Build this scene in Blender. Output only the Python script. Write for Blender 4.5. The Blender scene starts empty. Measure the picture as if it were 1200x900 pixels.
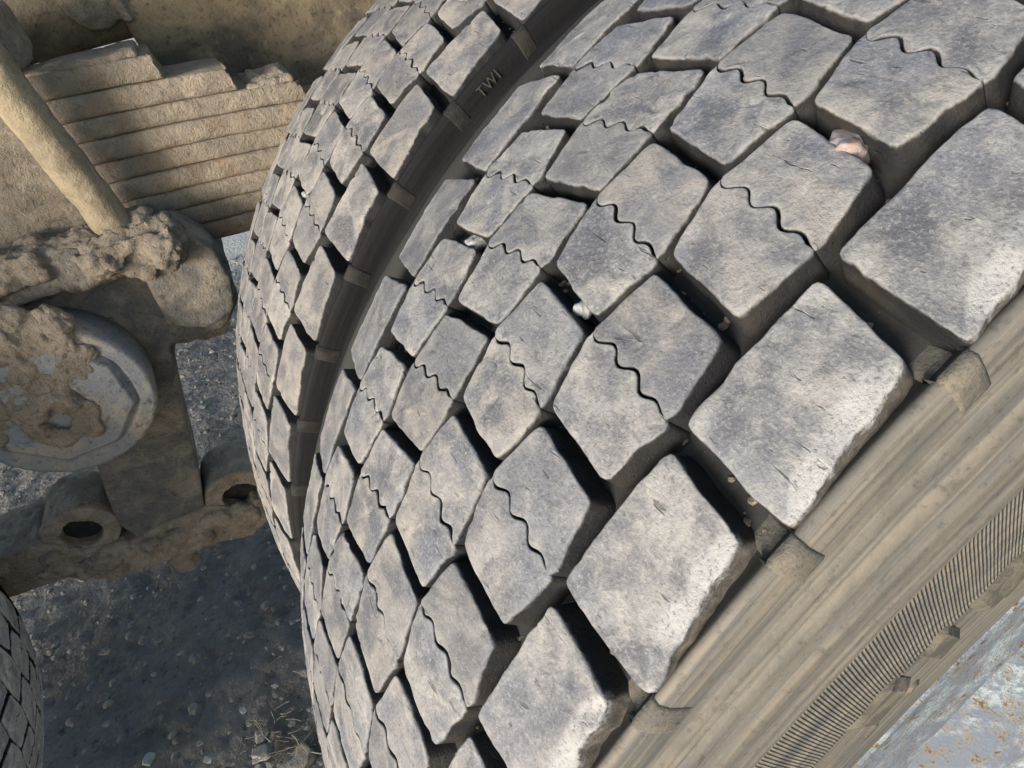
import bpy, bmesh, math, random
import numpy as np
from mathutils import Matrix, Vector
rnd = random.Random(7)
R = math.radians
sc = bpy.context.scene
COL = sc.collection

# ------------------------------------------------------------------ camera
cam_d = bpy.data.cameras.new('camera'); cam = bpy.data.objects.new('camera', cam_d); COL.objects.link(cam)
cam_d.sensor_width = 36; cam_d.lens = 729.1/1200*36; cam_d.clip_start = .01; cam_d.clip_end = 500
RW = [[0.4519684101677768, 0.8776839111311845, -0.1593596823266824],
      [0.5167561295165669, -0.4032318562150895, -0.7552265704664467],
      [-0.7271091106683034, 0.25898845972965556, -0.6357966018374956]]
AX = .53                                   # axle height above the ground
CAM = (0.2033339, -0.4150301, 0.5405868+AX)
m = Matrix.Identity(4)
for k in range(3):
    m[k][0] = RW[0][k]; m[k][1] = -RW[1][k]; m[k][2] = -RW[2][k]; m[k][3] = CAM[k]
cam.matrix_world = m
sc.camera = cam

# ------------------------------------------------------------------ sky, sun, exposure
SUN = Vector((.52, -.83, .17)).normalized()
w = bpy.data.worlds.new('World'); sc.world = w; w.use_nodes = True
nt = w.node_tree; bg = nt.nodes['Background']
sky = nt.nodes.new('ShaderNodeTexSky'); sky.sky_type = 'NISHITA'; sky.sun_disc = False; sky.dust_density = 1.6; sky.altitude = 100
sky.sun_elevation = math.asin(SUN.z); sky.sun_rotation = math.atan2(SUN.x, SUN.y)
nt.links.new(sky.outputs[0], bg.inputs[0]); bg.inputs[1].default_value = .15
sl = bpy.data.lights.new('sun', 'SUN'); so = bpy.data.objects.new('sun', sl); COL.objects.link(so)
sl.energy = 3.2; sl.angle = R(22); sl.color = (1, .985, .955)
so.rotation_euler = SUN.to_track_quat('Z', 'Y').to_euler()
sc.view_settings.view_transform = 'Standard'; sc.view_settings.look = 'None'
sc.view_settings.exposure = 0.88; sc.view_settings.gamma = 1

# ------------------------------------------------------------------ noise in numpy
def _h(ix, iy, iz, s):
    n = (ix*374761393 + iy*668265263 + iz*2147483647 + s*974711) & 0xffffffff
    n = ((n ^ (n >> 13))*1274126177) & 0xffffffff
    n = ((n ^ (n >> 16))*2246822519) & 0xffffffff
    return ((n ^ (n >> 15)) & 0xffff)/32767.5 - 1
def vnoise(P, s=0):
    F = np.floor(P).astype(np.int64); f = P-F; f = f*f*(3-2*f)
    o = 0
    for dx in (0, 1):
        for dy in (0, 1):
            for dz in (0, 1):
                wgt = (f[:,0] if dx else 1-f[:,0])*(f[:,1] if dy else 1-f[:,1])*(f[:,2] if dz else 1-f[:,2])
                o = o + wgt*_h(F[:,0]+dx, F[:,1]+dy, F[:,2]+dz, s)
    return o
def fbm(P, scale, octv=4, s=0, gain=.5):
    P = np.asarray(P, float)*scale; o = 0; a = 1; t = 0
    for k in range(octv):
        o = o + a*vnoise(P+17.3*k, s+k); t += a; a *= gain; P = P*2.03
    return o/t

# ------------------------------------------------------------------ materials
def mat(name):
    m_ = bpy.data.materials.new(name); m_.use_nodes = True
    t = m_.node_tree; t.nodes.clear()
    out = t.nodes.new('ShaderNodeOutputMaterial'); b = t.nodes.new('ShaderNodeBsdfPrincipled')
    t.links.new(b.outputs[0], out.inputs[0])
    return m_, t, b
class N:
    """small node helper"""
    def __init__(s, t): s.t = t
    def n(s, k, **kw):
        q = s.t.nodes.new(k)
        for a, v in kw.items(): setattr(q, a, v)
        return q
    def put(s, sock, v):
        if hasattr(v, 'is_output') or hasattr(v, 'links'): s.t.links.new(v, sock)
        else: sock.default_value = v
    def noise(s, vec, scale, detail=5, rough=.55, dist=0):
        q = s.n('ShaderNodeTexNoise'); s.put(q.inputs['Vector'], vec)
        q.inputs['Scale'].default_value = scale; q.inputs['Detail'].default_value = detail
        q.inputs['Roughness'].default_value = rough; q.inputs['Distortion'].default_value = dist
        return q.outputs[0]
    def ramp(s, f, lo, hi, a=0., b=1.):
        q = s.n('ShaderNodeMapRange'); q.interpolation_type = 'SMOOTHSTEP'
        s.put(q.inputs[0], f)
        for i, v in enumerate((lo, hi, a, b)): s.put(q.inputs[i+1], v)
        return q.outputs[0]
    def mix(s, f, a, b):
        q = s.n('ShaderNodeMix', data_type='RGBA')
        s.put(q.inputs[0], f)
        for i, v in ((6, a), (7, b)):
            if isinstance(v, tuple): v = (*v[:3], 1)
            s.put(q.inputs[i], v)
        return q.outputs[2]
    def math(s, op, a, b=0., c=0.):
        q = s.n('ShaderNodeMath', operation=op)
        s.put(q.inputs[0], a); s.put(q.inputs[1], b); s.put(q.inputs[2], c)
        return q.outputs[0]
    def attr(s, nm): return s.n('ShaderNodeAttribute', attribute_name=nm).outputs['Fac']
    def coords(s, rand=True):
        tc = s.n('ShaderNodeTexCoord').outputs['Object']
        if not rand: return tc
        oi = s.n('ShaderNodeObjectInfo').outputs['Random']
        q = s.n('ShaderNodeVectorMath', operation='MULTIPLY_ADD')
        cx = s.n('ShaderNodeCombineXYZ')
        for i in range(3): s.put(cx.inputs[i], s.math('MULTIPLY', oi, 7.+i*5.3))
        q = s.n('ShaderNodeVectorMath', operation='ADD'); s.put(q.inputs[0], tc); s.put(q.inputs[1], cx.outputs[0])
        return q.outputs[0]
    def bump(s, h, dist, strength=1., nrm=None):
        q = s.n('ShaderNodeBump'); q.inputs['Strength'].default_value = strength
        q.inputs['Distance'].default_value = dist; s.put(q.inputs['Height'], h)
        if nrm is not None: s.put(q.inputs['Normal'], nrm)
        return q.outputs[0]

def rubber_tread(name, shoulder_dark=False, lift=1., warm=0.):
    m_, t, b = mat(name); g = N(t); v = g.coords()
    big = g.noise(v, 38, 6, .6, .6); mid = g.noise(v, 170, 8, .7, .5); fine = g.noise(v, 760, 6, .75)
    hue = g.noise(v, 22, 3, .5)
    def c(r, g_, b_): return (r*lift*(1+warm), g_*lift*(1+warm*.35), b_*lift*(1-warm*.6))
    top = g.mix(g.ramp(big, .36, .64), c(.098, .103, .120), c(.275, .272, .268))
    top = g.mix(g.math('MULTIPLY', g.ramp(hue, .45, .65), .55), top, c(.155, .168, .205))
    top = g.mix(g.math('MULTIPLY', g.math('MULTIPLY', g.ramp(mid, .50, .64), g.ramp(big, .42, .62, .15, .9)), .75), top, c(.37, .355, .325))
    top = g.mix(g.math('MULTIPLY', g.ramp(mid, .45, .33), .6), top, c(.07, .072, .08))
    top = g.mix(g.math('MULTIPLY', g.ramp(fine, .51, .64), .45), top, c(.40, .39, .37))
    top = g.mix(g.math('MULTIPLY', g.ramp(fine, .47, .36), .5), top, c(.07, .07, .075))
    # scratches: stretched noise
    mp = g.n('ShaderNodeMapping'); g.put(mp.inputs[0], v); mp.inputs['Scale'].default_value = (55, 330, 330); mp.inputs['Rotation'].default_value = (0, .5, .9)
    scn = g.noise(mp.outputs[0], 1., 3, .5, .3); scm = g.ramp(scn, .33, .27)
    top = g.mix(g.math('MULTIPLY', scm, .6), top, c(.05, .05, .05))
    edge = g.attr('edge')
    ed = g.math('MULTIPLY', edge, g.ramp(mid, .38, .58))
    top = g.mix(g.math('MULTIPLY', ed, .28), top, c(.38, .378, .37))
    rv = g.n('ShaderNodeObjectInfo').outputs['Random']
    r2 = g.math('FRACT', g.math('MULTIPLY', rv, 13.7))
    top = g.mix(g.math('MULTIPLY', g.ramp(rv, .45, 1., 0., .38), 1.), top, c(.12, .12, .128))
    top = g.mix(g.math('MULTIPLY', g.ramp(r2, .4, 1., 0., .24), g.ramp(big, .40, .6)), top, c(.30, .265, .215))
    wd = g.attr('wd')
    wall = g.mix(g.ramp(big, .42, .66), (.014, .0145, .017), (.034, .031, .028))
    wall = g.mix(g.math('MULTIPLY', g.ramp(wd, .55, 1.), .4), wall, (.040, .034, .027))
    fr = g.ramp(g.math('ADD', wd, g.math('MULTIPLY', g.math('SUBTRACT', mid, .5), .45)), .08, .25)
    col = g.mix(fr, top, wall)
    else_white = not shoulder_dark
    if else_white:
        col = g.mix(g.math('MULTIPLY', g.ramp(g.attr('outer'), .3, .6), g.ramp(wd, .18, .4, 0., .85)), col, g.mix(g.ramp(mid, .4, .62), (.085, .082, .076), (.19, .17, .14)))
        torn = g.math('MULTIPLY', g.ramp(g.attr('outer'), .04, .22), g.ramp(g.math('ADD', wd, g.math('MULTIPLY', g.math('SUBTRACT', mid, .5), 1.2)), .38, .16))
        col = g.mix(g.math('MULTIPLY', torn, g.math('MULTIPLY', g.ramp(fine, .36, .5), g.ramp(big, .36, .56, .15, .7))), col, (.42, .42, .415))
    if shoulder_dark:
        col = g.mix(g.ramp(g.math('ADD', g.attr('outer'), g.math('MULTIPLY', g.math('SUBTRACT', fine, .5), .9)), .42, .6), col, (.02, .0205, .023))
    g.put(b.inputs['Base Color'], col)
    b.inputs['Roughness'].default_value = .62; b.inputs['Specular IOR Level'].default_value = .35
    h = g.math('ADD', g.math('MULTIPLY', mid, .55), g.math('MULTIPLY', fine, .5))
    h = g.math('SUBTRACT', h, g.math('MULTIPLY', scm, .35))
    g.put(b.inputs['Normal'], g.bump(h, .0016, .8))
    return m_

def dusty(name, base, dust, dark, scale=18, bump=.003, rough=.9, lo=.42, hi=.6, spec=.3, rand=True, rust=None):
    m_, t, b = mat(name); g = N(t); v = g.coords(rand)
    n1 = g.noise(v, scale, 7, .65, .8); n2 = g.noise(v, scale*6, 6, .7); n3 = g.noise(v, scale*.6, 4, .5); n4 = g.noise(v, scale*19, 5, .7)
    col = g.mix(g.ramp(n1, lo, hi), base, dust)
    col = g.mix(g.math('MULTIPLY', g.ramp(n2, .46, .30), .7), col, dark)
    col = g.mix(g.math('MULTIPLY', g.ramp(n2, .56, .74), .4), col, tuple(min(1, x*1.5) for x in dust))
    col = g.mix(g.math('MULTIPLY', g.ramp(n4, .46, .34), .55), col, dark)
    if rust: col = g.mix(g.math('MULTIPLY', g.ramp(n3, .56, .70), .45), col, rust)
    g.put(b.inputs['Base Color'], col); b.inputs['Roughness'].default_value = rough
    b.inputs['Specular IOR Level'].default_value = spec
    g.put(b.inputs['Normal'], g.bump(g.math('ADD', n1, g.math('ADD', g.math('MULTIPLY', n2, .8), g.math('MULTIPLY', n4, .35))), bump, .9))
    return m_

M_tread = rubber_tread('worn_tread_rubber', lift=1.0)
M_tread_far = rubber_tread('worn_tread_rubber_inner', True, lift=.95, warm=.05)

def sidewall_mat(name, tan, grey, dark, ribs=True):
    m_, t, b = mat(name); g = N(t); v = g.coords(False)
    uv = g.n('ShaderNodeUVMap', uv_map='uv').outputs[0]; sp = g.n('ShaderNodeSeparateXYZ'); g.put(sp.inputs[0], uv)
    th, rr = sp.outputs[0], sp.outputs[1]            # angle (rad), radius (m)
    st = g.n('ShaderNodeCombineXYZ'); g.put(st.inputs[0], g.math('MULTIPLY', th, 4.)); g.put(st.inputs[1], g.math('MULTIPLY', rr, 200.))
    streak = g.noise(st.outputs[0], 1., 6, .6, .2)
    n1 = g.noise(v, 30, 6, .6, .5); n2 = g.noise(v, 260, 6, .7)
    col = g.mix(g.ramp(streak, .36, .62), grey, tan)
    col = g.mix(g.math('MULTIPLY', g.ramp(n1, .48, .66), .5), col, grey)
    col = g.mix(g.math('MULTIPLY', g.ramp(n2, .46, .33), .35), col, dark)
    col = g.mix(g.math('MULTIPLY', g.ramp(n2, .6, .75), .25), col, tuple(x*1.6 for x in tan))
    lb = g.n('ShaderNodeCombineXYZ'); g.put(lb.inputs[0], g.math('MULTIPLY', th, .8)); g.put(lb.inputs[1], g.math('MULTIPLY', rr, 420.))
    line = g.noise(lb.outputs[0], 1., 3, .5)
    col = g.mix(g.math('MULTIPLY', g.ramp(line, .52, .40), .38), col, tuple(x*.55 for x in grey))
    col = g.mix(g.math('MULTIPLY', g.ramp(line, .60, .72), .25), col, tuple(min(1, x*1.3) for x in tan))
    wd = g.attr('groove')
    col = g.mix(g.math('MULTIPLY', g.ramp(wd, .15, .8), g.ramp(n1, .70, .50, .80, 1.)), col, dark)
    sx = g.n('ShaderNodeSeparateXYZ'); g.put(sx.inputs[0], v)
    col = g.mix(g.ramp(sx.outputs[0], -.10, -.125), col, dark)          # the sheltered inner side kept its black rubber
    h = g.math('ADD', g.math('MULTIPLY', streak, .25), g.math('MULTIPLY', n2, .5))
    nr = g.bump(h, .0009, .7)
    if ribs:
        # fine radial ribs pressed into the lower sidewall
        a = g.math('MULTIPLY', g.math('SUBTRACT', th, g.math('MULTIPLY', rr, .75)), 2*math.pi*250)
        wv = g.math('SINE', a)
        msk = g.math('MULTIPLY', g.ramp(rr, .4400, .4385), g.ramp(rr, .395, .399))
        wv = g.math('MULTIPLY', wv, msk)
        nr = g.bump(wv, .00032, 1., nr)
        col = g.mix(g.math('MULTIPLY', g.ramp(wv, -.2, -.9), .2), col, dark)
    g.put(b.inputs['Base Color'], col); b.inputs['Roughness'].default_value = .75
    b.inputs['Specular IOR Level'].default_value = .35
    g.put(b.inputs['Normal'], nr)
    return m_
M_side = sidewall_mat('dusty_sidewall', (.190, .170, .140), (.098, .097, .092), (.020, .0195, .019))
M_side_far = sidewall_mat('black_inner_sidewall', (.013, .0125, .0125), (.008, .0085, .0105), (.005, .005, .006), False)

M_leaf = dusty('spring_steel_dust', (.27, .23, .178), (.36, .30, .225), (.09, .075, .058), 24, .005, rust=(.27, .135, .065))
M_mud = dusty('caked_mud', (.28, .238, .188), (.38, .32, .25), (.07, .058, .046), 30, .007)
M_rod = dusty('dusty_bolt', (.26, .215, .145), (.36, .295, .20), (.15, .12, .085), 34, .003, lo=.40, hi=.60)
M_cast = dusty('greasy_cast_iron', (.155, .15, .142), (.33, .285, .225), (.05, .046, .04), 22, .0045, rough=.7, lo=.40, hi=.68)
M_cap = dusty('hub_cap_grease', (.23, .24, .26), (.34, .305, .25), (.05, .046, .042), 15, .0022, rough=.62, lo=.45, hi=.66)
M_rail = dusty('frame_rail_dust', (.10, .085, .065), (.27, .21, .135), (.035, .03, .024), 9, .003, rough=.85, lo=.38, hi=.66)
M_rustmud = dusty('red_brown_mud', (.31, .255, .20), (.44, .365, .285), (.06, .05, .04), 28, .005)
M_stone = dusty('grey_stone', (.13, .13, .128), (.22, .215, .20), (.06, .06, .06), 60, .001)
M_stone_p = dusty('pink_stone', (.27, .26, .28), (.30, .20, .155), (.12, .10, .09), 110, .0005, rough=.45)
M_stone_w = dusty('pale_stone', (.27, .28, .28), (.34, .33, .31), (.12, .12, .12), 90, .0005)
M_straw = dusty('dry_straw', (.13, .12, .10), (.22, .19, .145), (.05, .045, .04), 60, .0005)
M_dark = dusty('dark_rubber_bush', (.02, .02, .02), (.05, .042, .034), (.01, .01, .01), 40, .001)

def ground_mat():
    m_, t, b = mat('damp_dark_gravel'); g = N(t); v = g.coords(False)
    n1 = g.noise(v, 5, 8, .65, .5); n2 = g.noise(v, 60, 7, .7); n3 = g.noise(v, 1.1, 4, .5)
    vo = g.n('ShaderNodeTexVoronoi'); vo.inputs['Scale'].default_value = 85; g.put(vo.inputs['Vector'], v)
    col = g.mix(g.ramp(n1, .38, .62), (.125, .113, .101), (.225, .206, .186))
    col = g.mix(g.math('MULTIPLY', g.ramp(n2, .5, .72), .5), col, (.20, .195, .185))
    col = g.mix(g.math('MULTIPLY', g.ramp(n2, .46, .30), .8), col, (.015, .015, .016))
    # pale ground beyond the truck, its sunlit brightness painted into the colour
    geo = g.n('ShaderNodeNewGeometry'); sp = g.n('ShaderNodeSeparateXYZ'); g.put(sp.inputs[0], geo.outputs['Position'])
    dry = g.ramp(g.math('ADD', sp.outputs[0], g.math('MULTIPLY', n3, .5)), -1.95, -2.2)
    col = g.mix(dry, col, (.52, .50, .47))
    g.put(b.inputs['Base Color'], col)
    g.put(b.inputs['Roughness'], g.ramp(n1, .35, .65, .45, .8)); b.inputs['Specular IOR Level'].default_value = .45
    h = g.math('ADD', g.math('MULTIPLY', n2, .9), g.math('MULTIPLY', vo.outputs[0], .3))
    g.put(b.inputs['Normal'], g.bump(h, .016, 1.))
    return m_
M_ground = ground_mat()

def rim_mat():
    m_, t, b = mat('blue_rim_paint'); g = N(t); v = g.coords(False)
    n1 = g.noise(v, 130, 9, .78, .1); n2 = g.noise(v, 260, 7, .75); n3 = g.noise(v, 28, 5, .6)
    col = g.mix(g.ramp(n2, .42, .58), (.20, .235, .275), (.40, .46, .49))
    col = g.mix(g.ramp(n3, .42, .56), col, (.17, .20, .25))
    col = g.mix(g.math('MULTIPLY', g.ramp(n1, .52, .57), .9), col, (.25, .205, .145))
    col = g.mix(g.math('MULTIPLY', g.ramp(n1, .57, .61), .85), col, (.09, .07, .06))
    g.put(b.inputs['Base Color'], col); b.inputs['Roughness'].default_value = .85; b.inputs['Specular IOR Level'].default_value = .2
    g.put(b.inputs['Normal'], g.bump(g.math('ADD', n1, n2), .003, .9))
    return m_
M_rim = rim_mat()

# ------------------------------------------------------------------ object helpers
def mk(name, V, F, m_, parent=None, smooth=True, attrs=None):
    me = bpy.data.meshes.new(name); me.from_pydata([tuple(map(float, v)) for v in V], [], [tuple(map(int, f)) for f in F])
    if attrs:
        for k, a in attrs.items():
            at = me.attributes.new(k, 'FLOAT', 'POINT'); at.data.foreach_set('value', np.asarray(a, np.float32))
    if m_: me.materials.append(m_)
    if smooth: me.polygons.foreach_set('use_smooth', [True]*len(me.polygons))
    me.update()
    o = bpy.data.objects.new(name, me); COL.objects.link(o)
    if parent: o.parent = parent
    return o
def place(name, me, parent, loc=(0,0,0), rot=(0,0,0)):
    o = bpy.data.objects.new(name, me); COL.objects.link(o); o.parent = parent; o.location = loc; o.rotation_euler = rot
    return o
def thing(name, label, cat, loc=(0,0,0), group=None):
    o = bpy.data.objects.new(name, None); COL.objects.link(o); o.location = loc; o.empty_display_size = .05
    return tag(o, label, cat, group)
def tag(o, label, cat, group=None):
    o['label'] = label; o['category'] = cat
    if group: o['group'] = group
    return o
def from_bm(name, bm, m_, parent=None, smooth=True):
    me = bpy.data.meshes.new(name); bm.to_mesh(me); bm.free()
    if m_: me.materials.append(m_)
    if smooth: me.polygons.foreach_set('use_smooth', [True]*len(me.polygons))
    o = bpy.data.objects.new(name, me); COL.objects.link(o)
    if parent: o.parent = parent
    return o
def bbox(bm, c, s, rot=None, bev=0.):
    r = bmesh.ops.create_cube(bm, size=1.); vs = r['verts']
    bmesh.ops.scale(bm, vec=s, verts=vs)
    if bev:
        es = list({e for v in vs for e in v.link_edges})
        q = bmesh.ops.bevel(bm, geom=es, offset=bev, segments=2, affect='EDGES', profile=.5)
        vs = [v for v in bm.verts if v.is_valid and (v in q['verts'])] or vs
    if rot: bmesh.ops.rotate(bm, cent=(0,0,0), matrix=Matrix.Rotation(rot[1], 3, rot[0]), verts=vs)
    bmesh.ops.translate(bm, vec=c, verts=vs)
def tube(bm, a, b, r0, r1=None, seg=20, caps=True):
    a = Vector(a); b = Vector(b); r1 = r0 if r1 is None else r1; d = b-a
    q = bmesh.ops.create_cone(bm, cap_ends=caps, segments=seg, radius1=r0, radius2=r1, depth=d.length)
    rot = d.to_track_quat('Z', 'Y').to_matrix().to_4x4()
    bmesh.ops.transform(bm, matrix=Matrix.Translation((a+b)/2) @ rot, verts=q['verts'])
def prism_x(bm, pts, x0, x1):
    """polygon in (y, z) extruded along x"""
    A = [bm.verts.new((x0, y, z)) for y, z in pts]; B_ = [bm.verts.new((x1, y, z)) for y, z in pts]
    n = len(pts); bm.faces.new(A); bm.faces.new(B_[::-1])
    for i in range(n): bm.faces.new((A[i], B_[i], B_[(i+1) % n], A[(i+1) % n]))
def ring_x(bm, y, z, x0, x1, ro, ri, seg=28, a0=0, a1=2*math.pi):
    pts = [(y+ro*math.cos(a0+(a1-a0)*i/seg), z+ro*math.sin(a0+(a1-a0)*i/seg)) for i in range(seg+1)]
    inn = [(y+ri*math.cos(a0+(a1-a0)*i/seg), z+ri*math.sin(a0+(a1-a0)*i/seg)) for i in range(seg+1)]
    for i in range(seg):
        prism_x(bm, [pts[i], pts[i+1], inn[i+1], inn[i]], x0, x1)
def mud(name, bm, m_, parent=None, voxel=.004, amp=.004, scale=30, seed=0, ridge=0., smooth_it=2):
    """fuse the pieces in bm into one lumpy, mud-caked casting"""
    bmesh.ops.recalc_face_normals(bm, faces=bm.faces)
    me = bpy.data.meshes.new(name); bm.to_mesh(me); bm.free()
    o = bpy.data.objects.new(name, me); COL.objects.link(o)
    md = o.modifiers.new('r', 'REMESH'); md.mode = 'VOXEL'; md.voxel_size = voxel
    sm = o.modifiers.new('s', 'SMOOTH'); sm.iterations = smooth_it; sm.factor = .5
    dg = bpy.context.evaluated_depsgraph_get(); ev = o.evaluated_get(dg)
    me2 = bpy.data.meshes.new_from_object(ev); o.modifiers.clear()
    n = len(me2.vertices); co = np.empty(n*3); me2.vertices.foreach_get('co', co); co = co.reshape(-1, 3)
    nr = np.empty(n*3); me2.vertices.foreach_get('normal', nr); nr = nr.reshape(-1, 3)
    d = fbm(co, scale, 5, seed, .55)*amp
    if ridge: d += (np.abs(fbm(co, scale*1.7, 4, seed+50)) < .12)*-ridge
    co = co+nr*d[:, None]; me2.vertices.foreach_set('co', co.ravel())
    me2.materials.clear(); me2.materials.append(m_); me2.polygons.foreach_set('use_smooth', [True]*len(me2.polygons)); me2.update()
    o.data = me2; bpy.data.meshes.remove(me); me2.name = name
    if parent: o.parent = parent
    return o

# ------------------------------------------------------------------ ground
def ground():
    xs = np.concatenate([-np.geomspace(60, 2.6, 26), np.arange(-2.5, .25, .011), np.geomspace(.3, 60, 22)])
    ys = np.concatenate([-np.geomspace(60, 2.0, 26), np.arange(-1.9, .3, .011), np.geomspace(.4, 60, 24)])
    X, Y = np.meshgrid(xs, ys, indexing='ij'); P = np.stack([X.ravel(), Y.ravel(), 0*X.ravel()], 1)
    fine = ((P[:,0] > -2.55) & (P[:,0] < .3) & (P[:,1] > -1.95) & (P[:,1] < .4)).astype(float)
    z = fbm(P, 2.2, 3, 3)*.012 + fine*(fbm(P, 14, 4, 5)*.010 + fbm(P, 60, 3, 9)*.006)
    P[:,2] = z-.01
    ny = len(ys); F = []
    for i in range(len(xs)-1):
        for j in range(ny-1):
            a = i*ny+j; F.append((a, a+ny, a+ny+1, a+1))
    o = mk('ground', P, F, M_ground); o['kind'] = 'structure'
ground()

# ------------------------------------------------------------------ tyre
C2, C4, DEL = 0.6223464928, 11.124249805, 0.12173145
AL = R(23); R0 = .53
def prof(u): return R0-C2*u*u-C4*u**4
TPL = {('A','L'):(0.1000,1.261),('A','M'):(0.1374,1.320),('A','R'):(0.1299,0.530),('A','T'):(0.1009,0.423),('B','E'):(0.0939,0.311),('B','L'):(0.0569,0.638),('B','M'):(0.0893,0.723),('B','R'):(0.0895,-0.121),('B','S'):(0.0515,0.204),('B','T'):(0.0568,-0.208),('C','E'):(0.0528,-0.287),('C','L'):(0.0151,0.030),('C','M'):(0.0475,0.115),('C','R'):(0.0474,-0.750),('C','S'):(0.0099,-0.410),('C','T'):(0.0146,-0.824),('D','E'):(0.0090,0.109),('D','L'):(-0.0275,0.618),('D','M'):(0.0068,0.537),('D','R'):(0.0064,-0.336),('D','S'):(-0.0324,0.197),('D','T'):(-0.0286,-0.224),('E','E'):(-0.0319,-0.282),('E','L'):(-0.0698,0.226),('E','M'):(-0.0372,0.166),('E','R'):(-0.0385,-0.699),('E','S'):(-0.0752,-0.193),('E','T'):(-0.0720,-0.592),('F','L'):(-0.1169,-0.203),('F','M'):(-0.0802,-0.221),('F','R'):(-0.0826,-1.093),('F','T'):(-0.1200,-0.963)}
def wave(S, E, n):
    """the zig-zag sipe from corner S to corner E"""
    S = np.array(S); E = np.array(E); d = E-S; L = np.hypot(*d); nn = np.array([-d[1], d[0]])
    o = []
    for k in range(n+1):
        t = k/n; a = .044*math.sin(2*math.pi*t/.315)*min(1, max(0, (.98-t)/.22))-.024*math.sin(math.pi*t)
        o.append(S+d*t+nn*a)
    return o
def seg_pts(a, b, sp):
    a = np.array(a); b = np.array(b); n = max(1, int(round(np.hypot(*(b-a))/sp)))
    return [a+(b-a)*k/n for k in range(n)]
def outline(row, piece, sp):
    """points (u, s) with s = arc length round the tyre; kinds: 0 outer edge, 1 sipe, 2 outer shoulder"""
    g = lambda n: np.array([TPL[(row, n)][0], TPL[(row, n)][1]*DEL*R0])
    P_ = []; Kd = []
    def add(pts, k): P_.extend(pts); Kd.extend([k]*len(pts))
    if row in 'AF':
        T, Rr, Mm, L = g('T'), g('R'), g('M'), g('L')
        add(seg_pts(T, Rr, sp), 0); add(seg_pts(Rr, Mm, sp), 2 if row == 'A' else 0)
        add(seg_pts(Mm, L, sp), 0); add(seg_pts(L, T, sp), 0 if row == 'A' else 2)
    elif piece == 0:
        T, Rr, E, S = g('T'), g('R'), g('E'), g('S'); wv = wave(S, E, int(np.hypot(*(E-S))/sp*1.1))
        add(seg_pts(T, Rr, sp), 0); add(seg_pts(Rr, E, sp), 0); add(wv[::-1][:-1], 1); add(seg_pts(S, T, sp), 0)
    else:
        E, Mm, L, S = g('E'), g('M'), g('L'), g('S'); wv = wave(S, E, int(np.hypot(*(E-S))/sp*1.1))
        add(wv[:-1], 1); add(seg_pts(E, Mm, sp), 0); add(seg_pts(Mm, L, sp), 0); add(seg_pts(L, S, sp), 0)
    P_ = np.array(P_); Kd = np.array(Kd)
    for _ in range(1 if sp < .003 else 0):                       # round the corners
        q = (np.roll(P_, 1, 0)+2*P_+np.roll(P_, -1, 0))/4
        P_ = np.where((Kd == 1)[:, None], P_*.75+q*.25, q)
    a = np.sum(P_[:,0]*np.roll(P_[:,1], -1)-np.roll(P_[:,0], -1)*P_[:,1])
    if a < 0: P_ = P_[::-1]; Kd = Kd[::-1]
    return P_, Kd
DEPTH = .0120
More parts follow.
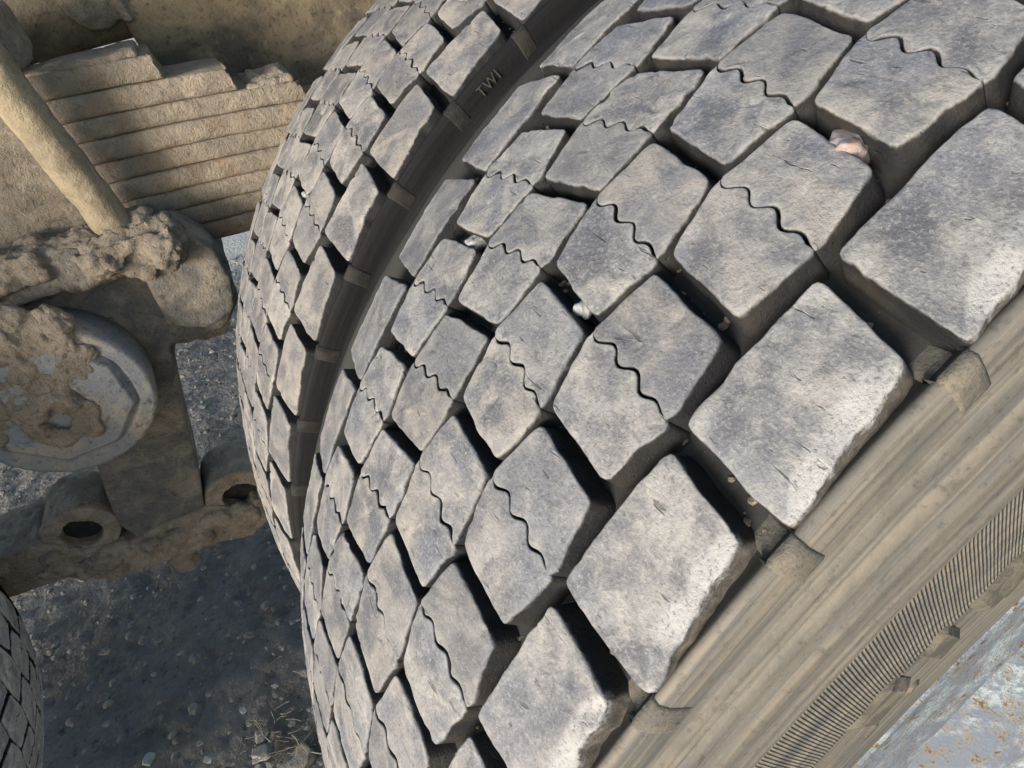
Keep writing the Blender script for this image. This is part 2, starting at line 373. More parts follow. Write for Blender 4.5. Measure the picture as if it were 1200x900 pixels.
def block_mesh(row, piece, var, sp=.0016, hi=True, rough=1.):
    P_, Kd = outline(row, piece, sp); n = len(P_)
    t = np.roll(P_, -1, 0)-np.roll(P_, 1, 0); t /= np.hypot(t[:,0], t[:,1])[:, None]+1e-9
    nr = np.stack([t[:,1], -t[:,0]], 1)                          # outward for a counter-clockwise outline
    for _ in range(3): nr = (np.roll(nr, 1, 0)+nr*2+np.roll(nr, -1, 0))/4
    sipe = np.clip(sum(np.roll((Kd == 1).astype(float), k) for k in (-1, 0, 1))/3, 0, 1)
    out = (Kd == 2).astype(float)
    for _ in range(3): out = (np.roll(out, 1)+out*2+np.roll(out, -1))/4
    c = P_.mean(0); seed = var*31+ord(row)*7+piece*3
    e3 = np.stack([P_[:,0], P_[:,1], np.full(n, var*3.1)], 1)
    jag = fbm(e3, 120, 4, seed)*.0011*rough*(1-.5*sipe)
    if row == 'A': jag = jag+out*(fbm(e3, 160, 4, seed+5)*.0016-np.maximum(0, fbm(e3, 60, 3, seed+8)-.2)*.006)*rough
    bev = (.0007+.0006*fbm(e3, 70, 2, seed+3))*(1-.72*sipe)+.0005
    P0 = P_+nr*(jag+(.0013 if row == 'A' else .0014)*(1-sipe)-.0004*sipe)[:, None]
    inn = P0-nr*bev[:, None]
    soft = inn-nr*.0012
    for _ in range(6): soft = (np.roll(soft, 1, 0)+soft*2+np.roll(soft, -1, 0))/4
    rings = []                                                    # (points2d, depth array, wd, edge)
    if hi:
        for s in (.12, .3, .48, .64, .78, .9, 1.): rings.append((c+(soft-c)*s, np.zeros(n), 0., max(0, (s-.82)*4)))
        for k in range(0, 5):
            a = k/4*math.pi/2
            rings.append((inn+nr*(bev*math.sin(a))[:, None], bev*(1-math.cos(a)), .02+.05*k, 1.-.12*k))
    else:
        rings.append((c+(inn-c)*.5, np.zeros(n), 0., 0.)); rings.append((inn, np.zeros(n), 0., .5)); rings.append((P0, bev, .15, .8))
    draft = .0020*(1-.85*sipe)+out*(-.0018 if row == 'A' else .004)
    for k in ((1, 2, 3, 4) if hi else (2, 4)):
        s = k/4; dd = bev+(DEPTH+.001-bev)*s
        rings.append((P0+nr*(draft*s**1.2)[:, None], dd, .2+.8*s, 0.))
    V = []; wd = []; ed = []; ou = []
    def to3(p2, dep): 
        r = prof(p2[:,0])-dep; a = -p2[:,1]/R0
        return np.stack([p2[:,0], r*np.sin(a), r*np.cos(a)], 1)
    V.append(to3(c[None], np.zeros(1))); wd += [0]; ed += [0]; ou += [0]
    for p2, dep, w_, e_ in rings:
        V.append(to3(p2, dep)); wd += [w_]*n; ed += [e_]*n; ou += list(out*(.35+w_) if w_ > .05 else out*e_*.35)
    V = np.concatenate(V); wd = np.array(wd); ed = np.clip(np.array(ed), 0, 1); ou = np.array(ou)
    if hi:
        for s_i, a_ in ((3, .10), (4, .20), (5, .28), (6, .34)): ou[1+s_i*n:1+(s_i+1)*n] = out*a_ if row == 'A' else 0
        rad = V*np.array([0, 1, 1]); rad /= np.linalg.norm(rad, axis=1)[:, None]
        q = V+np.array([var*.7, 0, 0])
        d = fbm(q, 45, 3, seed)*.0011 + fbm(q, 190, 4, seed+2)*.0006 - np.maximum(0, fbm(q, 130, 3, seed+4)-.38)*.0045
        V = V+rad*(d*rough*np.where(wd > .6, .6, 1.))[:, None]
    F = [(0, 1+i, 1+(i+1) % n) for i in range(n)]
    for k in range(len(rings)-1):
        a = 1+k*n; b_ = a+n
        for i in range(n):
            j = (i+1) % n; F.append((a+i, b_+i, b_+j, a+j))
    return V, [f[::-1] for f in F], dict(wd=wd, edge=ed, outer=ou)
ROWS = [('A', 0)]+[(r, p) for r in 'BCDE' for p in (0, 1)]+[('F', 0)]

def lathe(name, profile, segs, m_, parent, attr=None, noise=0., seed=0, closed=False):
    n = len(profile); V = []; F = []; UV = []
    for i in range(segs):
        a = 2*math.pi*i/segs
        for u, r in profile: V.append((u, r*math.sin(a), r*math.cos(a)))
    V = np.array(V)
    if noise:
        V[:,1:] *= (1+fbm(V, 30, 4, seed)*noise/R0)[:, None]; V[:,0] += fbm(V, 55, 3, seed+2)*noise*.4
    for i in range(segs):
        j = (i+1) % segs
        for k in range(n-1): F.append((i*n+k, i*n+k+1, j*n+k+1, j*n+k))
    at = {'groove': np.tile(np.array(attr, float), segs)} if attr is not None else None
    o = mk(name, V, F, m_, parent, True, at)
    uvl = o.data.uv_layers.new(name='uv'); uvs = []
    for i in range(segs):
        for k in range(n-1):
            a0 = 2*math.pi*i/segs; a1 = 2*math.pi*(i+1)/segs; p0 = profile[k][1]; p1 = profile[k+1][1]
            uvs += [a0, p0, a0, p1, a1, p1, a1, p0]
    uvl.data.foreach_set('uv', uvs)
    return o

def side_profile():
    """outer half, from the groove floor to the bead: (u, r, groove)"""
    P_ = []
    for u in np.linspace(0, .126, 12): P_.append((u, prof(u)-DEPTH, 1.))
    P_ += [(.1295, .5045, 1), (.1335, .5052, .9), (.1365, .5088, .6), (.1388, .5116, .25), (.1409, .5114, .05), (.1423, .5068, 0), (.1431, .4980, 0),
           (.1437, .4905, 0), (.1462, .4895, 0), (.1439, .4878, 0), (.1447, .4850, 0), (.1461, .4794, 0), (.1489, .4779, 0), (.1464, .4758, 0),
           (.1474, .4720, 0), (.1488, .4642, 0), (.1513, .4625, 0), (.1491, .4604, 0), (.1502, .4560, 0), (.1515, .4450, 0), (.1521, .4436, 0), (.1514, .4420, 0),
           (.1524, .4340, 0), (.1545, .4160, 0), (.1562, .3990, 0), (.1568, .3970, 0), (.1560, .3950, 0), (.1574, .3780, 0), (.1578, .3600, 0),
           (.1574, .3450, 0), (.1560, .3320, 0), (.1520, .3150, 0), (.1440, .2990, 0), (.1330, .2860, 0), (.1180, .2760, 0)]
    return P_
def pitches(n_in0, n_in1):
    """block angles: even pitch in view, slightly stretched round the back"""
    n = 51; k_in = n_in1-n_in0; rest = (2*math.pi-k_in*DEL)/(n-k_in)
    o = []
    for j in range(n_in0, n_in0+n):
        o.append((j, j*DEL if j <= n_in1 else n_in1*DEL+(j-n_in1)*rest))
    return o
LIB = {}
def lib(key, mat_):
    if key not in LIB:
        row, p, var, q = key[:4]
        V, F, at = block_mesh(row, p, var, sp=q)
        o = mk('tread_block', V, F, mat_, None, True, at); me = o.data; bpy.data.objects.remove(o)
        LIB[key] = me
    return LIB[key]
def tyre(name, label, cx, cy, cz, phase, in0, in1, part0, part1, mat_b, mat_s, sp, nvar, segs, group, pads_mat):
    root = thing(name, label, 'tyre', (cx, cy, cz), group)
    sp_ = side_profile(); full = [(-u, r, g_) for u, r, g_ in sp_[::-1]]+sp_[1:]
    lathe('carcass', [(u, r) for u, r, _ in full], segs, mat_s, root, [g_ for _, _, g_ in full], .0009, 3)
    low = {}
    LV = []; LF = []; LW = []; LE = []; LO = []; off = 0
    for j, ang in pitches(in0, in1):
        th = ang+phase; rho = th+AL              # blocks run down the tread as j grows
        for row, p in ROWS:
            if part0 <= j < part1:
                var = (j*7+ord(row)+p*5) % nvar
                o = place('tread_block', lib((row, p, var, sp, mat_b.name), mat_b), root, (0, 0, 0), (rho, 0, 0))
            else:
                if (row, p) not in low: low[(row, p)] = block_mesh(row, p, 0, .006, False)
                V, F, at = low[(row, p)]; c_, s_ = math.cos(rho), math.sin(rho)
                W = np.stack([V[:,0], V[:,1]*c_-V[:,2]*s_, V[:,1]*s_+V[:,2]*c_], 1)
                LV.append(W); LF += [tuple(off+k for k in f) for f in F]; off += len(V); LW.append(at['wd']); LE.append(at['edge']); LO.append(at['outer'])
        # tie pad at the end of each shoulder groove
        if part0 <= j < part1:
            place('groove_pad', PAD(pads_mat), root, (0, 0, 0), (rho, 0, 0))
    if LV:
        o = mk('tread_blocks', np.concatenate(LV), LF, mat_b, root, False, dict(wd=np.concatenate(LW), edge=np.concatenate(LE), outer=np.concatenate(LO)))
        o['kind'] = 'stuff'
    return root
_pad = {}
def PAD(m_):
    """raised rubber pad that closes each groove at the shoulder"""
    if m_.name in _pad: return _pad[m_.name]
    V = []; F = []
    # grid across the groove mouth: from inside the groove out and down to the sidewall
    C_ = np.array([(.1240, .5046), (.1295, .5045), (.1335, .5052), (.1365, .5088), (.1388, .5116), (.1409, .5114), (.1423, .5068), (.1431, .4980), (.1434, .4935)])
    T_ = np.gradient(C_, axis=0); Nn = np.stack([-T_[:,1], T_[:,0]], 1)*-1; Nn /= np.hypot(Nn[:,0], Nn[:,1])[:, None]; Nn *= np.sign(Nn[:,1]+Nn[:,0])[:, None]
    hi_ = [-.001, .0010, .0018, .0014, .0009, .0008, .0008, .0006, -.0010]
    ph = [.335, .345, .365, .405, .455, .495, .515, .525]
    hk = [-.0022, .3, 1, 1.05, .97, 1, .3, -.0022]
    for i, (u, r0) in enumerate(C_):
        for k, p_ in enumerate(ph):
            s = -(p_)*DEL
            h_ = hi_[i]*hk[k] if hk[k] > 0 else hk[k]
            uu = u+Nn[i,0]*h_; r = r0+Nn[i,1]*h_
            V.append((uu, r*math.sin(s), r*math.cos(s)))
    us = C_
    n = len(ph); V = np.array(V); V += np.stack([fbm(V, 220, 3, 4)*.0004]*3, 1)
    for i in range(len(us)-1):
        for k in range(n-1): F.append((i*n+k, i*n+k+1, (i+1)*n+k+1, (i+1)*n+k))
    o = mk('groove_pad', V, F, m_, None, True, dict(groove=np.full(len(V), .0))); me = o.data; bpy.data.objects.remove(o)
    _pad[m_.name] = me
    return me
M_pad = dusty('dusty_rubber_pad', (.11, .104, .092), (.17, .150, .118), (.04, .037, .033), 45, .0010)
M_pad_far = dusty('dusty_inner_pad', (.015, .0148, .0145), (.030, .027, .024), (.009, .009, .009), 60, .0008)

near = tyre('truck_tyre', 'large worn truck tyre filling the right side, nearest, with tan dusty sidewall and blue rim',
     0, 0, AX, 0, -4, 11, -3, 11, M_tread, M_side, .0016, 4, 300, 'tyres under the truck', M_pad)
far = tyre('truck_tyre', 'inner worn truck tyre behind the nearest one, its black sidewall marked TWI',
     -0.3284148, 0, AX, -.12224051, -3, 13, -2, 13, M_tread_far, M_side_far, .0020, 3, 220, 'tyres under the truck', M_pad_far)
M_tread_third = rubber_tread('greyed_tread_rubber', lift=2.1)  # lifted copy of the tread rubber: painted brighter for light this shaded tyre lacks
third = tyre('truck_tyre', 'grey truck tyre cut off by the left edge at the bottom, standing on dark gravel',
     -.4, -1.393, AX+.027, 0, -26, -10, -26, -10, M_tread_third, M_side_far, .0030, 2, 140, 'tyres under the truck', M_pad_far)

# rims: lock-ring flange, disc and hub, standing out toward the kerb side
RIM = [(.118, .276), (.136, .288), (.1455, .2975), (.1500, .2985), (.1525, .2940), (.1515, .2870), (.1490, .2820), (.1495, .2400), (.1500, .2050), (.1525, .1850),
       (.1520, .1800), (.1470, .1780), (.1470, .1720), (.1560, .1700), (.1750, .1600), (.1840, .1450), (.1860, .1300)]
HUB = [(.1840, .1320), (.1900, .1300), (.1940, .1180), (.1950, .0700), (.1935, .0300), (.1935, .0005)]
rim = lathe('rim', RIM, 160, M_rim, near, None, .0006, 5)
lathe('hub', HUB, 64, M_rim, near, None, .0006, 6)
for tyre_, side in ((far, 1), (third, 1)):
    lathe('rim', [(-.118, .276), (-.11, .26), (.0, .255), (.02, .20), (.02, .0005)], 48, M_cast, tyre_)
def bars():
    """raised tie bars of the lower sidewall and the thin moulded lines under them"""
    for ph, r0, ln, wdt, hgt in BARS:
        V = []; F = []; n = 18
        for i in range(n+1):
            th = -(ph+ln*i/n)*DEL-AL
            e = min(1, i/3, (n-i)/3)
            for (dr, du) in ((wdt+.0006, -.0015), (wdt, hgt*e), (-wdt, hgt*e), (-wdt-.0006, -.0015)):
                r = r0+dr+.0010*math.sin(i*.35); u = np.interp(-r, [-.3990, -.3960, -.3780, -.3600, -.345, -.33], [.1562, .1564, .1574, .1578, .1574, .1556])+du
                V.append((u, r*math.sin(th), r*math.cos(th)))
        for i in range(n):
            for q in range(3): F.append((i*4+q, (i+1)*4+q, (i+1)*4+q+1, i*4+q+1))
        mk('sidewall_bar', V, F, M_bar, near, False)
BARS = ((2.93, .391, .62, .0075, .0022), (2.37, .391, .34, .0075, .0022), (1.60, .391, .58, .0075, .0022), (1.0, .391, .35, .0075, .0022), (3.47, .3735, .28, .0012, .0012), (1.66, .377, .34, .0012, .0012), (2.95, .3735, .2, .0012, .0012))
M_bar = dusty('dark_moulded_rubber', (.075, .072, .062), (.15, .135, .105), (.03, .029, .026), 60, .0008)
bars()

# wear mark lettering on the inner tyre's black shoulder
def letters(txt, size, loc_u, loc_r, th, parent, m_):
    cu = bpy.data.curves.new('t', 'FONT'); cu.body = txt; cu.size = size; cu.extrude = .0004; cu.align_x = 'CENTER'; cu.align_y = 'CENTER'; cu.space_character = 1.15
    o = bpy.data.objects.new('t', cu); COL.objects.link(o)
    me = bpy.data.meshes.new_from_object(o.evaluated_get(bpy.context.evaluated_depsgraph_get())); bpy.data.objects.remove(o)
    me.materials.clear(); me.materials.append(m_)
    o = bpy.data.objects.new('wear_mark', me); COL.objects.link(o); o.parent = parent
    rad = Vector((0, math.sin(th), math.cos(th))); tan = Vector((0, math.cos(th), -math.sin(th)))
    nrm = (Vector((1, 0, 0))*.93+rad*.36).normalized(); x = tan; y = nrm.cross(x)
    mm = Matrix((x, y, nrm)).transposed().to_4x4(); mm.translation = Vector((loc_u, 0, 0))+rad*loc_r
    o.matrix_basis = mm
    return o
M_mark = dusty('grey_letter_dust', (.032, .030, .027), (.06, .056, .05), (.018, .018, .018), 200, .0003)
M_side_far.node_tree.nodes['Principled BSDF'].inputs['Specular IOR Level'].default_value = .14
letters('TWI', .0090, .1437, .5035, -1.985*DEL-AL+.12224, far, M_mark)

# ------------------------------------------------------------------ leaf springs over the trunnion
YC, ZT = -.68, AX
spring = thing('leaf_spring', 'muddy stack of stepped spring leaves clamped by a thick diagonal rod', 'leaf spring', (-.65, YC, .96))
def lp(x, y, z): return (x+.65, y-YC, z-.96)
def leaf(k, zb, th, y1, tip):
    V = []; F = []; n = 150; seg = []
    y0 = 2*YC-y1
    prof_ = [(-.050, 0), (-.050, .25), (-.0505, .5), (-.050, .75), (-.0485, .93), (-.044, 1), (.044, 1), (.0485, .93), (.05, .75), (.0505, .5), (.05, .25), (.0485, .07), (.044, 0), (-.044, 0), (-.0485, .07)]
    prof_ = [(.047, 0), (.0493, .05), (.0502, .25), (.0504, .5), (.0502, .75), (.0493, .95), (.047, 1), (-.044, 1), (-.0485, .94), (-.05, .5), (-.0485, .06), (-.044, 0)]
    m_ = len(prof_)
    ys = [y0+(y1-y0)*i/n for i in range(n+1)]
    for i, y in enumerate(ys):
        e = 0
        for x, h in prof_:
            yy = y
            if i == n: yy = y-tip*h
            if i == 0: yy = y+tip*h
            z = zb-.168*(yy-YC)**2+th*h
            V.append(lp(-.65+x, yy, z))
    for i in range(n):
        for q in range(m_):
            r_ = (q+1) % m_; F.append((i*m_+q, i*m_+r_, (i+1)*m_+r_, (i+1)*m_+q))
    F.append(tuple(range(m_))[::-1]); F.append(tuple(n*m_+q for q in range(m_)))
    V = np.array(V); nz = fbm(V+k*3.3, 40, 4, k)*.0028+fbm(V, 140, 3, k+9)*.0014
    V[:,0] += nz+.0011*math.sin(k*2.7); V[:,2] += fbm(V+9, 50, 3, k)*.0007
    o = mk('leaf', V, F, M_leaf, spring, True)
    bv = None
    return o
bot = [.966, .943, .9220, .899, .8770, .8545, .832, .8095, .787, .766]
ends = [-.436, -.370, -.300, -.20, -.12, -.06, .0, .03, .05]
for k in range(9):
    topz = (bot[k-1] if k else .9895)
    leaf(k, bot[k], topz-bot[k]-.0007, ends[k], .007 if k < 3 else .004)
for o in [o for o in spring.children if o.name.startswith('leaf')]:
    for p_ in o.data.polygons:
        if len(p_.vertices) > 4: p_.use_smooth = False
# mud lying on the stepped ends and the clamp plate
bm = bmesh.new(); bbox(bm, lp(-.652, -.505, .9835), (.096, .11, .007)); bbox(bm, lp(-.64, -.53, .985), (.07, .06, .008))
mud('mud_crust', bm, M_mud, spring, .003, .005, 60, 3)
bm = bmesh.new(); bbox(bm, lp(-.645, -.335, .9235), (.085, .052, .010)); bbox(bm, lp(-.64, -.335, .929), (.05, .035, .008))
mud('mud_crust', bm, M_mud, spring, .003, .006, 70, 8)
bm = bmesh.new(); bbox(bm, lp(-.65, -.68, 1.020), (.115, .268, .055), bev=.006); tube(bm, lp(-.65, -.60, 1.03), lp(-.65, -.60, 1.075), .03)
mud('clamp_plate', bm, M_mud, spring, .005, .007, 40, 12)
# side dirt on the leaves left of the rod
bm = bmesh.new(); bbox(bm, lp(-.603, -.68, .90), (.012, .22, .17))
mud('mud_crust', bm, M_mud, spring, .004, .010, 28, 21)
# clamping rod (u-bolt leg), thick and straight, rounded foot
def ubolt(y0, y1, x=-.566):
    bm = bmesh.new(); a = lp(x, y0, 1.09); b = lp(x+.004, y1, .811)
    tube(bm, a, b, .0210, .0190, 28)
    q = bmesh.ops.create_uvsphere(bm, u_segments=24, v_segments=12, radius=.0205)
    bmesh.ops.translate(bm, vec=b, verts=q['verts'])
    bmesh.ops.scale(bm, vec=(1, 1, 1), verts=q['verts'])
    return mud('u_bolt', bm, M_rod, spring, .003, .0026, 45, 31)
ubolt(-.578, -.544); ubolt(-.80, -.815)

# ------------------------------------------------------------------ trunnion housing below the spring
TR = (-.56, -.68, .70)
trn = thing('spring_saddle', 'mud caked trunnion housing with big round hub cap under the leaf springs', 'suspension bracket', TR)
def tp(x, y, z): return (x-TR[0], y-TR[1], z-TR[2])
bm = bmesh.new()
tube(bm, tp(-.72, -.685, .705), tp(-.562, -.685, .705), .128, .118, 40)           # housing drum
prism_x(bm, [(y-TR[1], z-TR[2]) for y, z in [(-.80, .80), (-.66, .838), (-.56, .835), (-.49, .832), (-.468, .800), (-.462, .760), (-.470, .715), (-.500, .685), (-.545, .680), (-.60, .70), (-.70, .74)]], -.165, -.004)
prism_x(bm, [(y-TR[1], z-TR[2]) for y, z in [(-.90, .77), (-.70, .80), (-.55, .80), (-.50, .80), (-.55, .826), (-.62, .848), (-.90, .85)]], -.13, .018)
prism_x(bm, [(y-TR[1], z-TR[2]) for y, z in [(-.545, .825), (-.49, .818), (-.470, .79), (-.466, .75), (-.478, .712), (-.515, .70), (-.555, .72)]], -.05, .012)
housing = mud('housing', bm, M_cast, trn, .0035, .0045, 26, 41)
bm = bmesh.new()
bbox(bm, tp(-.565, -.60, .832), (.05, .17, .03)); bbox(bm, tp(-.555, -.545, .826), (.05, .10, .022)); bbox(bm, tp(-.56, -.72, .835), (.05, .2, .03))
q = bmesh.ops.create_icosphere(bm, subdivisions=3, radius=.028); bmesh.ops.translate(bm, vec=tp(-.545, -.512, .812), verts=q['verts'])
q = bmesh.ops.create_icosphere(bm, subdivisions=3, radius=.024); bmesh.ops.translate(bm, vec=tp(-.548, -.575, .815), verts=q['verts'])
bbox(bm, tp(-.55, -.575, .80), (.02, .09, .02), ('X', -.25))
mud('mud_crust', bm, M_mud, trn, .003, .014, 42, 44, .002)
# tongue under the ear
bm = bmesh.new(); prism_x(bm, [(y-TR[1], z-TR[2]) for y, z in [(-.555, .70), (-.49, .72), (-.488, .685), (-.505, .662), (-.535, .664), (-.56, .688)]], -.075, -.03)
mud('lip', bm, M_rustmud, trn, .003, .003, 40, 47)
# column and foot
bm = bmesh.new()
prism_x(bm, [(y-TR[1], z-TR[2]) for y, z in [(-.545, .74), (-.566, .690), (-.594, .600), (-.622, .50), (-.645, .430), (-.648, .385), (-.735, .385), (-.752, .462), (-.735, .52), (-.72, .57), (-.74, .70)]], -.10, -.012)
column = mud('column', bm, M_cast, trn, .0035, .0018, 22, 51)
bm = bmesh.new()
prism_x(bm, [(y-TR[1], z-TR[2]) for y, z in [(-1.02, .46), (-.90, .492), (-.84, .490), (-.80, .445), (-.75, .425), (-.70, .43), (-.64, .425), (-.60, .388), (-.585, .40), (-.560, .385), (-.575, .350), (-.615, .338), (-.665, .352), (-.72, .362), (-.805, .372), (-.845, .412), (-.93, .425), (-1.02, .40)]], -.105, -.008)
foot = mud('foot', bm, M_rustmud, trn, .0035, .008, 34, 55)
# bush eyes left and right: arch with a dark rubber core
for (y, z, ro, ri) in ((-.598, .412, .050, .025), (-.792, .470, .046, .024)):
    bm = bmesh.new(); ring_x(bm, y-TR[1], z-TR[2], -.095, -.012, ro, ri)
    e = mud('eye', bm, M_rustmud, trn, .003, .005, 40, int(y*-100))
    bm = bmesh.new(); tube(bm, tp(-.66, y, z), tp(-.59, y, z), ri+.003)
    bmesh.ops.bevel(bm, geom=bm.edges[:], offset=.002, segments=1)
    from_bm('bush', bm, M_dark, e, False)
bm = bmesh.new()
for k in range(70):
    s_ = rnd.random(); y = -.60-.30*s_+rnd.gauss(0, .006); z = .352+.075*max(0, s_-.35)/.65+rnd.uniform(.012, .05)
    q = bmesh.ops.create_icosphere(bm, subdivisions=2, radius=rnd.uniform(.009, .018)); bmesh.ops.translate(bm, vec=tp(-.572, y, z), verts=q['verts'])
mud('mud_crust', bm, M_rustmud, trn, .003, .010, 55, 61, .001, 1)
bm = bmesh.new(); tube(bm, tp(-.575, -.715, .362), tp(-.575, -.715, .335), .018, .02, 6); tube(bm, tp(-.575, -.715, .335), tp(-.575, -.715, .322), .009)
mud('bolt', bm, M_rustmud, trn, .002, .002, 80, 71)
# hub cap: flanged disc with an eight-sided raised face and a caked centre
bm = bmesh.new()
def disc_stack(bm, secs, n=64, poly=None):
    prev = None
    for x, r, kind in secs:
        ring = []
        for i in range(n):
            a = 2*math.pi*i/n
            rr = r
            if kind: rr = r*math.cos(math.pi/8)/math.cos((a+.39) % (math.pi/4)-math.pi/8)
            ring.append(bm.verts.new((x, rr*math.cos(a), rr*math.sin(a))))
        if prev:
            for i in range(n): bm.faces.new((prev[i], prev[(i+1) % n], ring[(i+1) % n], ring[i]))
        else: bm.faces.new(ring[::-1])
        prev = ring
    bm.faces.new(prev)
disc_stack(bm, [(-.04, .088, 0), (.050, .094, 0), (.058, .092, 0), (.060, .088, 0), (.061, .0765, 0), (.055, .0755, 1), (.055, .0735, 1), (.064, .0715, 1), (.066, .068, 1), (.066, .040, 0), (.067, .030, 0), (.063, .025, 0), (.064, .012, 0)])
cap = from_bm('hub_cap', bm, M_cap, trn); cap.location = (0, -.002, 0)
for p_ in cap.data.polygons: p_.use_smooth = len(p_.vertices) == 4 and abs(p_.normal.x) < .98
bm = bmesh.new()
for k in range(150):
    a = rnd.uniform(.12*math.pi, 1.02*math.pi); r = rnd.uniform(.035, .094)*(1 if rnd.random() < .8 else .6)
    r2 = rnd.uniform(.006, .013); q = bmesh.ops.create_icosphere(bm, subdivisions=2, radius=r2)
    bmesh.ops.scale(bm, vec=(.45, 1, 1), verts=q['verts']); bmesh.ops.translate(bm, vec=(.063, r*math.cos(a)*.9-.012, r*math.sin(a)), verts=q['verts'])
for k in range(110):
    a = rnd.uniform(.30*math.pi, 1.05*math.pi); r = rnd.uniform(.045, .112); q = bmesh.ops.create_icosphere(bm, subdivisions=2, radius=rnd.uniform(.010, .019))
    bmesh.ops.scale(bm, vec=(.75, 1, 1), verts=q['verts']); bmesh.ops.translate(bm, vec=(.056, r*math.cos(a)-.006, r*math.sin(a)), verts=q['verts'])
for k in range(44):
    a = rnd.uniform(0, 2*math.pi); r = rnd.gauss(.026, .004); q = bmesh.ops.create_icosphere(bm, subdivisions=2, radius=rnd.uniform(.007, .012))
    bmesh.ops.scale(bm, vec=(.7, 1, 1), verts=q['verts']); bmesh.ops.translate(bm, vec=(.066, r*math.cos(a)-.006, r*math.sin(a)-.012), verts=q['verts'])
mud('caked_dirt', bm, M_mud, cap, .0024, .008, 60, 81, .0015, 1)

# ------------------------------------------------------------------ chassis rail above
rail = thing('chassis_rail', 'dark dusty chassis rail running across the top behind the springs', 'truck chassis', (-.75, -.4, 1.1))
def rp(x, y, z): return (x+.75, y+.4, z-1.1)
bm = bmesh.new()
pts = [(-.80, .983), (-.765, .9795), (-.750, .991), (-.745, 1.03), (-.745, 1.26), (-.75, 1.28), (-.83, 1.28), (-.83, .983)]
V = []; F = []; ys = np.linspace(-2.2, 1.2, 120); n = len(pts)
for y in ys:
    for x, z in pts: V.append(rp(x, y, z))
for i in range(len(ys)-1):
    for q in range(n): F.append((i*n+q, i*n+(q+1) % n, (i+1)*n+(q+1) % n, (i+1)*n+q))
V = np.array(V); V += fbm(V, 9, 4, 5)[:, None]*.004
mk('rail', V, F, M_rail, rail)
# hanger bracket below the rail behind the leaf ends
bm = bmesh.new()
prism_x(bm, [(y+.4, z-1.1) for y, z in [(-.452, 1.02), (-.448, .955), (-.40, .90), (-.36, .85), (-.30, .78), (.35, .74), (.35, 1.02)]], -.06, .014)
mud('hanger_bracket', bm, M_rail, rail, .006, .006, 14, 91)
bm = bmesh.new()
for (y, z, s) in ((-.475, 1.035, .034), (-.435, 1.03, .016)):
    q = bmesh.ops.create_icosphere(bm, subdivisions=3, radius=s); bmesh.ops.scale(bm, vec=(.35, 1, 1.1), verts=q['verts']); bmesh.ops.translate(bm, vec=rp(-.742, y, z), verts=q['verts'])
bbox(bm, rp(-.738, -.448, 1.05), (.02, .010, .1))
mud('mud_clod', bm, M_mud, rail, .003, .005, 40, 95)

# ------------------------------------------------------------------ stones caught in the treads
def stone(name, label, cat, loc, s, m_, seed, rot=0., group=None, parent=None):
    bm = bmesh.new(); bmesh.ops.create_icosphere(bm, subdivisions=4, radius=1.)
    V = np.array([v.co[:] for v in bm.verts]); d = 1+fbm(V, 1.3, 3, seed)*.6
    V = V*d[:, None]
    V = np.clip(V, -.82, .82)
    c_, s_ = math.cos(rot), math.sin(rot); V = V*np.array(s)
    V = np.stack([V[:,0]*c_-V[:,1]*s_, V[:,0]*s_+V[:,1]*c_, V[:,2]], 1)
    for v, q in zip(bm.verts, V): v.co = q
    o = from_bm(name, bm, m_); o.location = loc
    if label: tag(o, label, cat, group)
    return o
def on_tread(u, th, sink, X0=0):
    r = prof(u)-sink; return (X0+u, r*math.sin(th), AX+r*math.cos(th))
stone('pebble', 'pinkish oval pebble wedged in the groove near the top right of the big tyre', 'pebble', on_tread(.0752, -.4955, .0062), (.0074, .0082, .0056), M_stone_p, 3, .5)
stone('pebble', 'small pale grey pebble in a groove between the narrow far rows of the big tyre', 'pebble', on_tread(-.0501, -.677, .0048), (.0055, .0055, .0045), M_stone_w, 8)
stone('pebble', 'tiny white pebble in the groove at the middle of the big tyre', 'pebble', on_tread(.0358, -.661, .0062), (.0036, .0052, .0040), M_stone_w, 12, .4)
stone('pebble', 'tiny white pebble stuck in the tread of the inner tyre', 'pebble', on_tread(.0351, -.787, .006, -.3284), (.0045, .005, .0045), M_stone_w, 15)

# ------------------------------------------------------------------ stones and litter on the ground
def gz(x, y): return 0.
spots = [(308, 862, .020, 'grey angular stone beside dry straw at the foot of the big tyre'), (310, 882, .023, 'flat bluish stone just below the angular one by the straw'),
         (175, 890, .013, 'small pale round stone at the bottom edge of the dark ground'), (245, 890, .010, 'tiny pale stone near the bottom edge right of the pale round one'),
         (352, 892, .030, 'dark broad flat stone pressed against the tyre at the bottom'), (285, 832, .008, 'tiny pale stone above the angular stone by the straw'),
         (235, 870, .008, 'small grey stone in the gravel left of the flat bluish stone'), (40, 808, .001, '')]
def ground_at(px, py):
    d = Vector([sum(RW[k][i]*((px-600)/729.1, (py-450)/729.1, 1)[k] for k in range(3)) for i in range(3)])
    t_ = -CAM[2]/d.z; return (CAM[0]+d.x*t_, CAM[1]+d.y*t_)
for i, (px, py, s, lab) in enumerate(spots):
    if not lab: continue
    x, y = ground_at(px, py)
    stone('stone', lab, 'stone', (x, y, s*.1), (s*.95, s*.75, s*.40), (M_cast if i == 4 else M_stone) if i not in (2, 3, 5) else M_stone_w, 20+i, i*1.3)
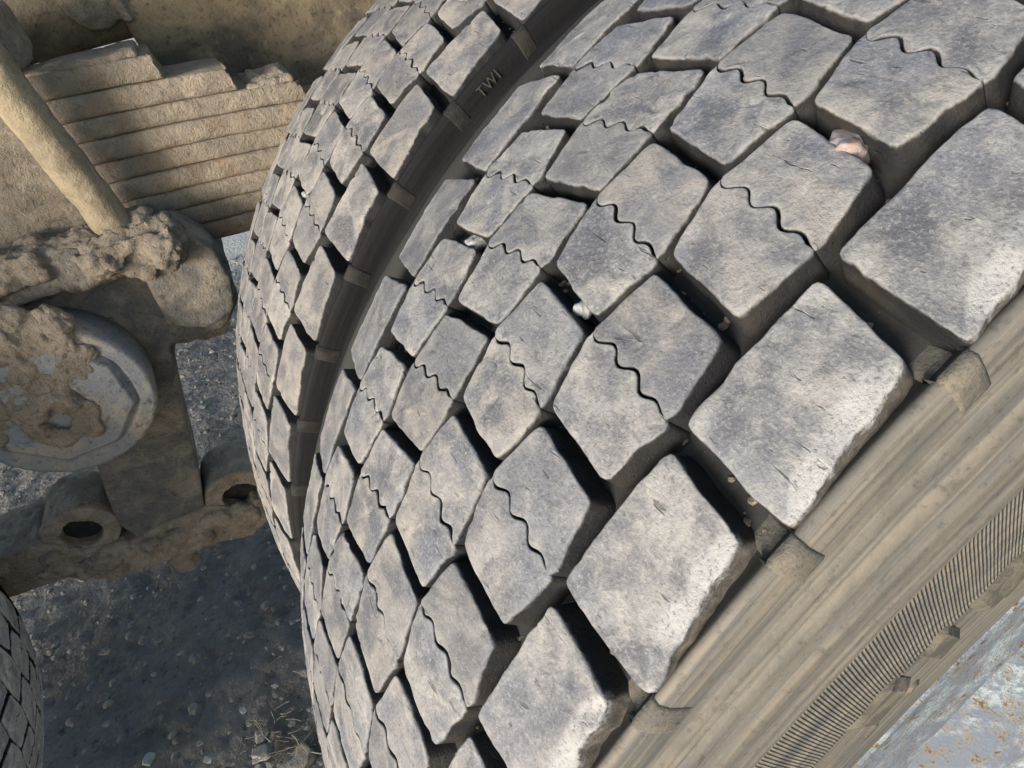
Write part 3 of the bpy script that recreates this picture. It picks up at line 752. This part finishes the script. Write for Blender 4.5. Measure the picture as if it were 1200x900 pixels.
def gravel():
    bm = bmesh.new(); bmesh.ops.create_icosphere(bm, subdivisions=1, radius=1.)
    b0 = np.array([v.co[:] for v in bm.verts]); f0 = [tuple(v.index for v in f.verts) for f in bm.faces]; bm.free()
    r_ = np.random.RandomState(4); V = []; F = []; off = 0
    for k in range(9000):
        x = -r_.uniform(.05, 2.5); y = r_.uniform(-1.75, -.1); s = .0014+.0075*r_.rand()**5
        q = b0*(1+.3*r_.randn(len(b0), 1)*.6)*s*np.array([1+.5*r_.rand(), 1+.3*r_.rand(), .6]); a = r_.rand()*6.3
        q = np.stack([q[:,0]*math.cos(a)-q[:,1]*math.sin(a)+x, q[:,0]*math.sin(a)+q[:,1]*math.cos(a)+y, q[:,2]+.001], 1)
        V.append(q); F += [tuple(off+i for i in f) for f in f0]; off += len(q)
    o = mk('gravel', np.concatenate(V), F, M_stone, None, False); o['kind'] = 'stuff'; tag(o, 'small loose gravel scattered over the dark ground', 'gravel')
    V = []; F = []; off = 0
    for k in range(110):
        c = r_.rand() < .55
        if c: px, py = r_.normal(330, 30), r_.normal(860, 35); x, y = ground_at(px, py)
        else: x, y = -r_.uniform(.3, 2.2), r_.uniform(-1.5, -.5)
        L = r_.uniform(.008, .05)*(1 if c else .8); a = r_.rand()*6.3; t_ = np.array([math.cos(a), math.sin(a), r_.normal(0, .12)]); w_ = r_.uniform(.0004, .0011)
        nn = np.array([-t_[1], t_[0], 0])*w_; z = np.array([0, 0, w_]); p0 = np.array([x, y, .004+r_.rand()*.008])
        for i in range(4):
            c0 = p0+t_*L*(i/3-.5)+nn*2.5*math.sin(i*1.1+k); V += [c0+nn, c0+z, c0-nn]
        for i in range(3):
            b_ = off+i*3; F += [(b_, b_+3, b_+4, b_+1), (b_+1, b_+4, b_+5, b_+2)]
        off += 12
    o = mk('straw', V, F, M_straw, None, False); o['kind'] = 'stuff'; tag(o, 'dry straw bits strewn over the dark ground', 'straw')
gravel()

# grit and crumbs of dried mud lying in the grooves
def grit():
    bm = bmesh.new(); bmesh.ops.create_icosphere(bm, subdivisions=1, radius=1.)
    b0 = np.array([v.co[:] for v in bm.verts]); f0 = [tuple(v.index for v in f.verts) for f in bm.faces]; bm.free()
    r_ = np.random.RandomState(9)
    V = []; F = []; off = 0
    for k in range(5200):
        X0 = 0 if k < 3400 else -.3284; u = r_.uniform(-.11, .132); th = r_.uniform(-1.35, -.15); s = .0003+.0013*r_.rand()**3
        r = prof(u)-DEPTH+s*.4; q = b0*(1+.35*r_.rand(len(b0), 1))*s*np.array([1, 1.3, .8])+np.array([u+X0, r*math.sin(th), AX+r*math.cos(th)])
        V.append(q); F += [tuple(off+i for i in f) for f in f0]; off += len(q)
    o = mk('grit', np.concatenate(V), F, M_mud, None, False); o['kind'] = 'stuff'; tag(o, 'grit and dry crumbs lying in the tread grooves', 'grit')
grit()
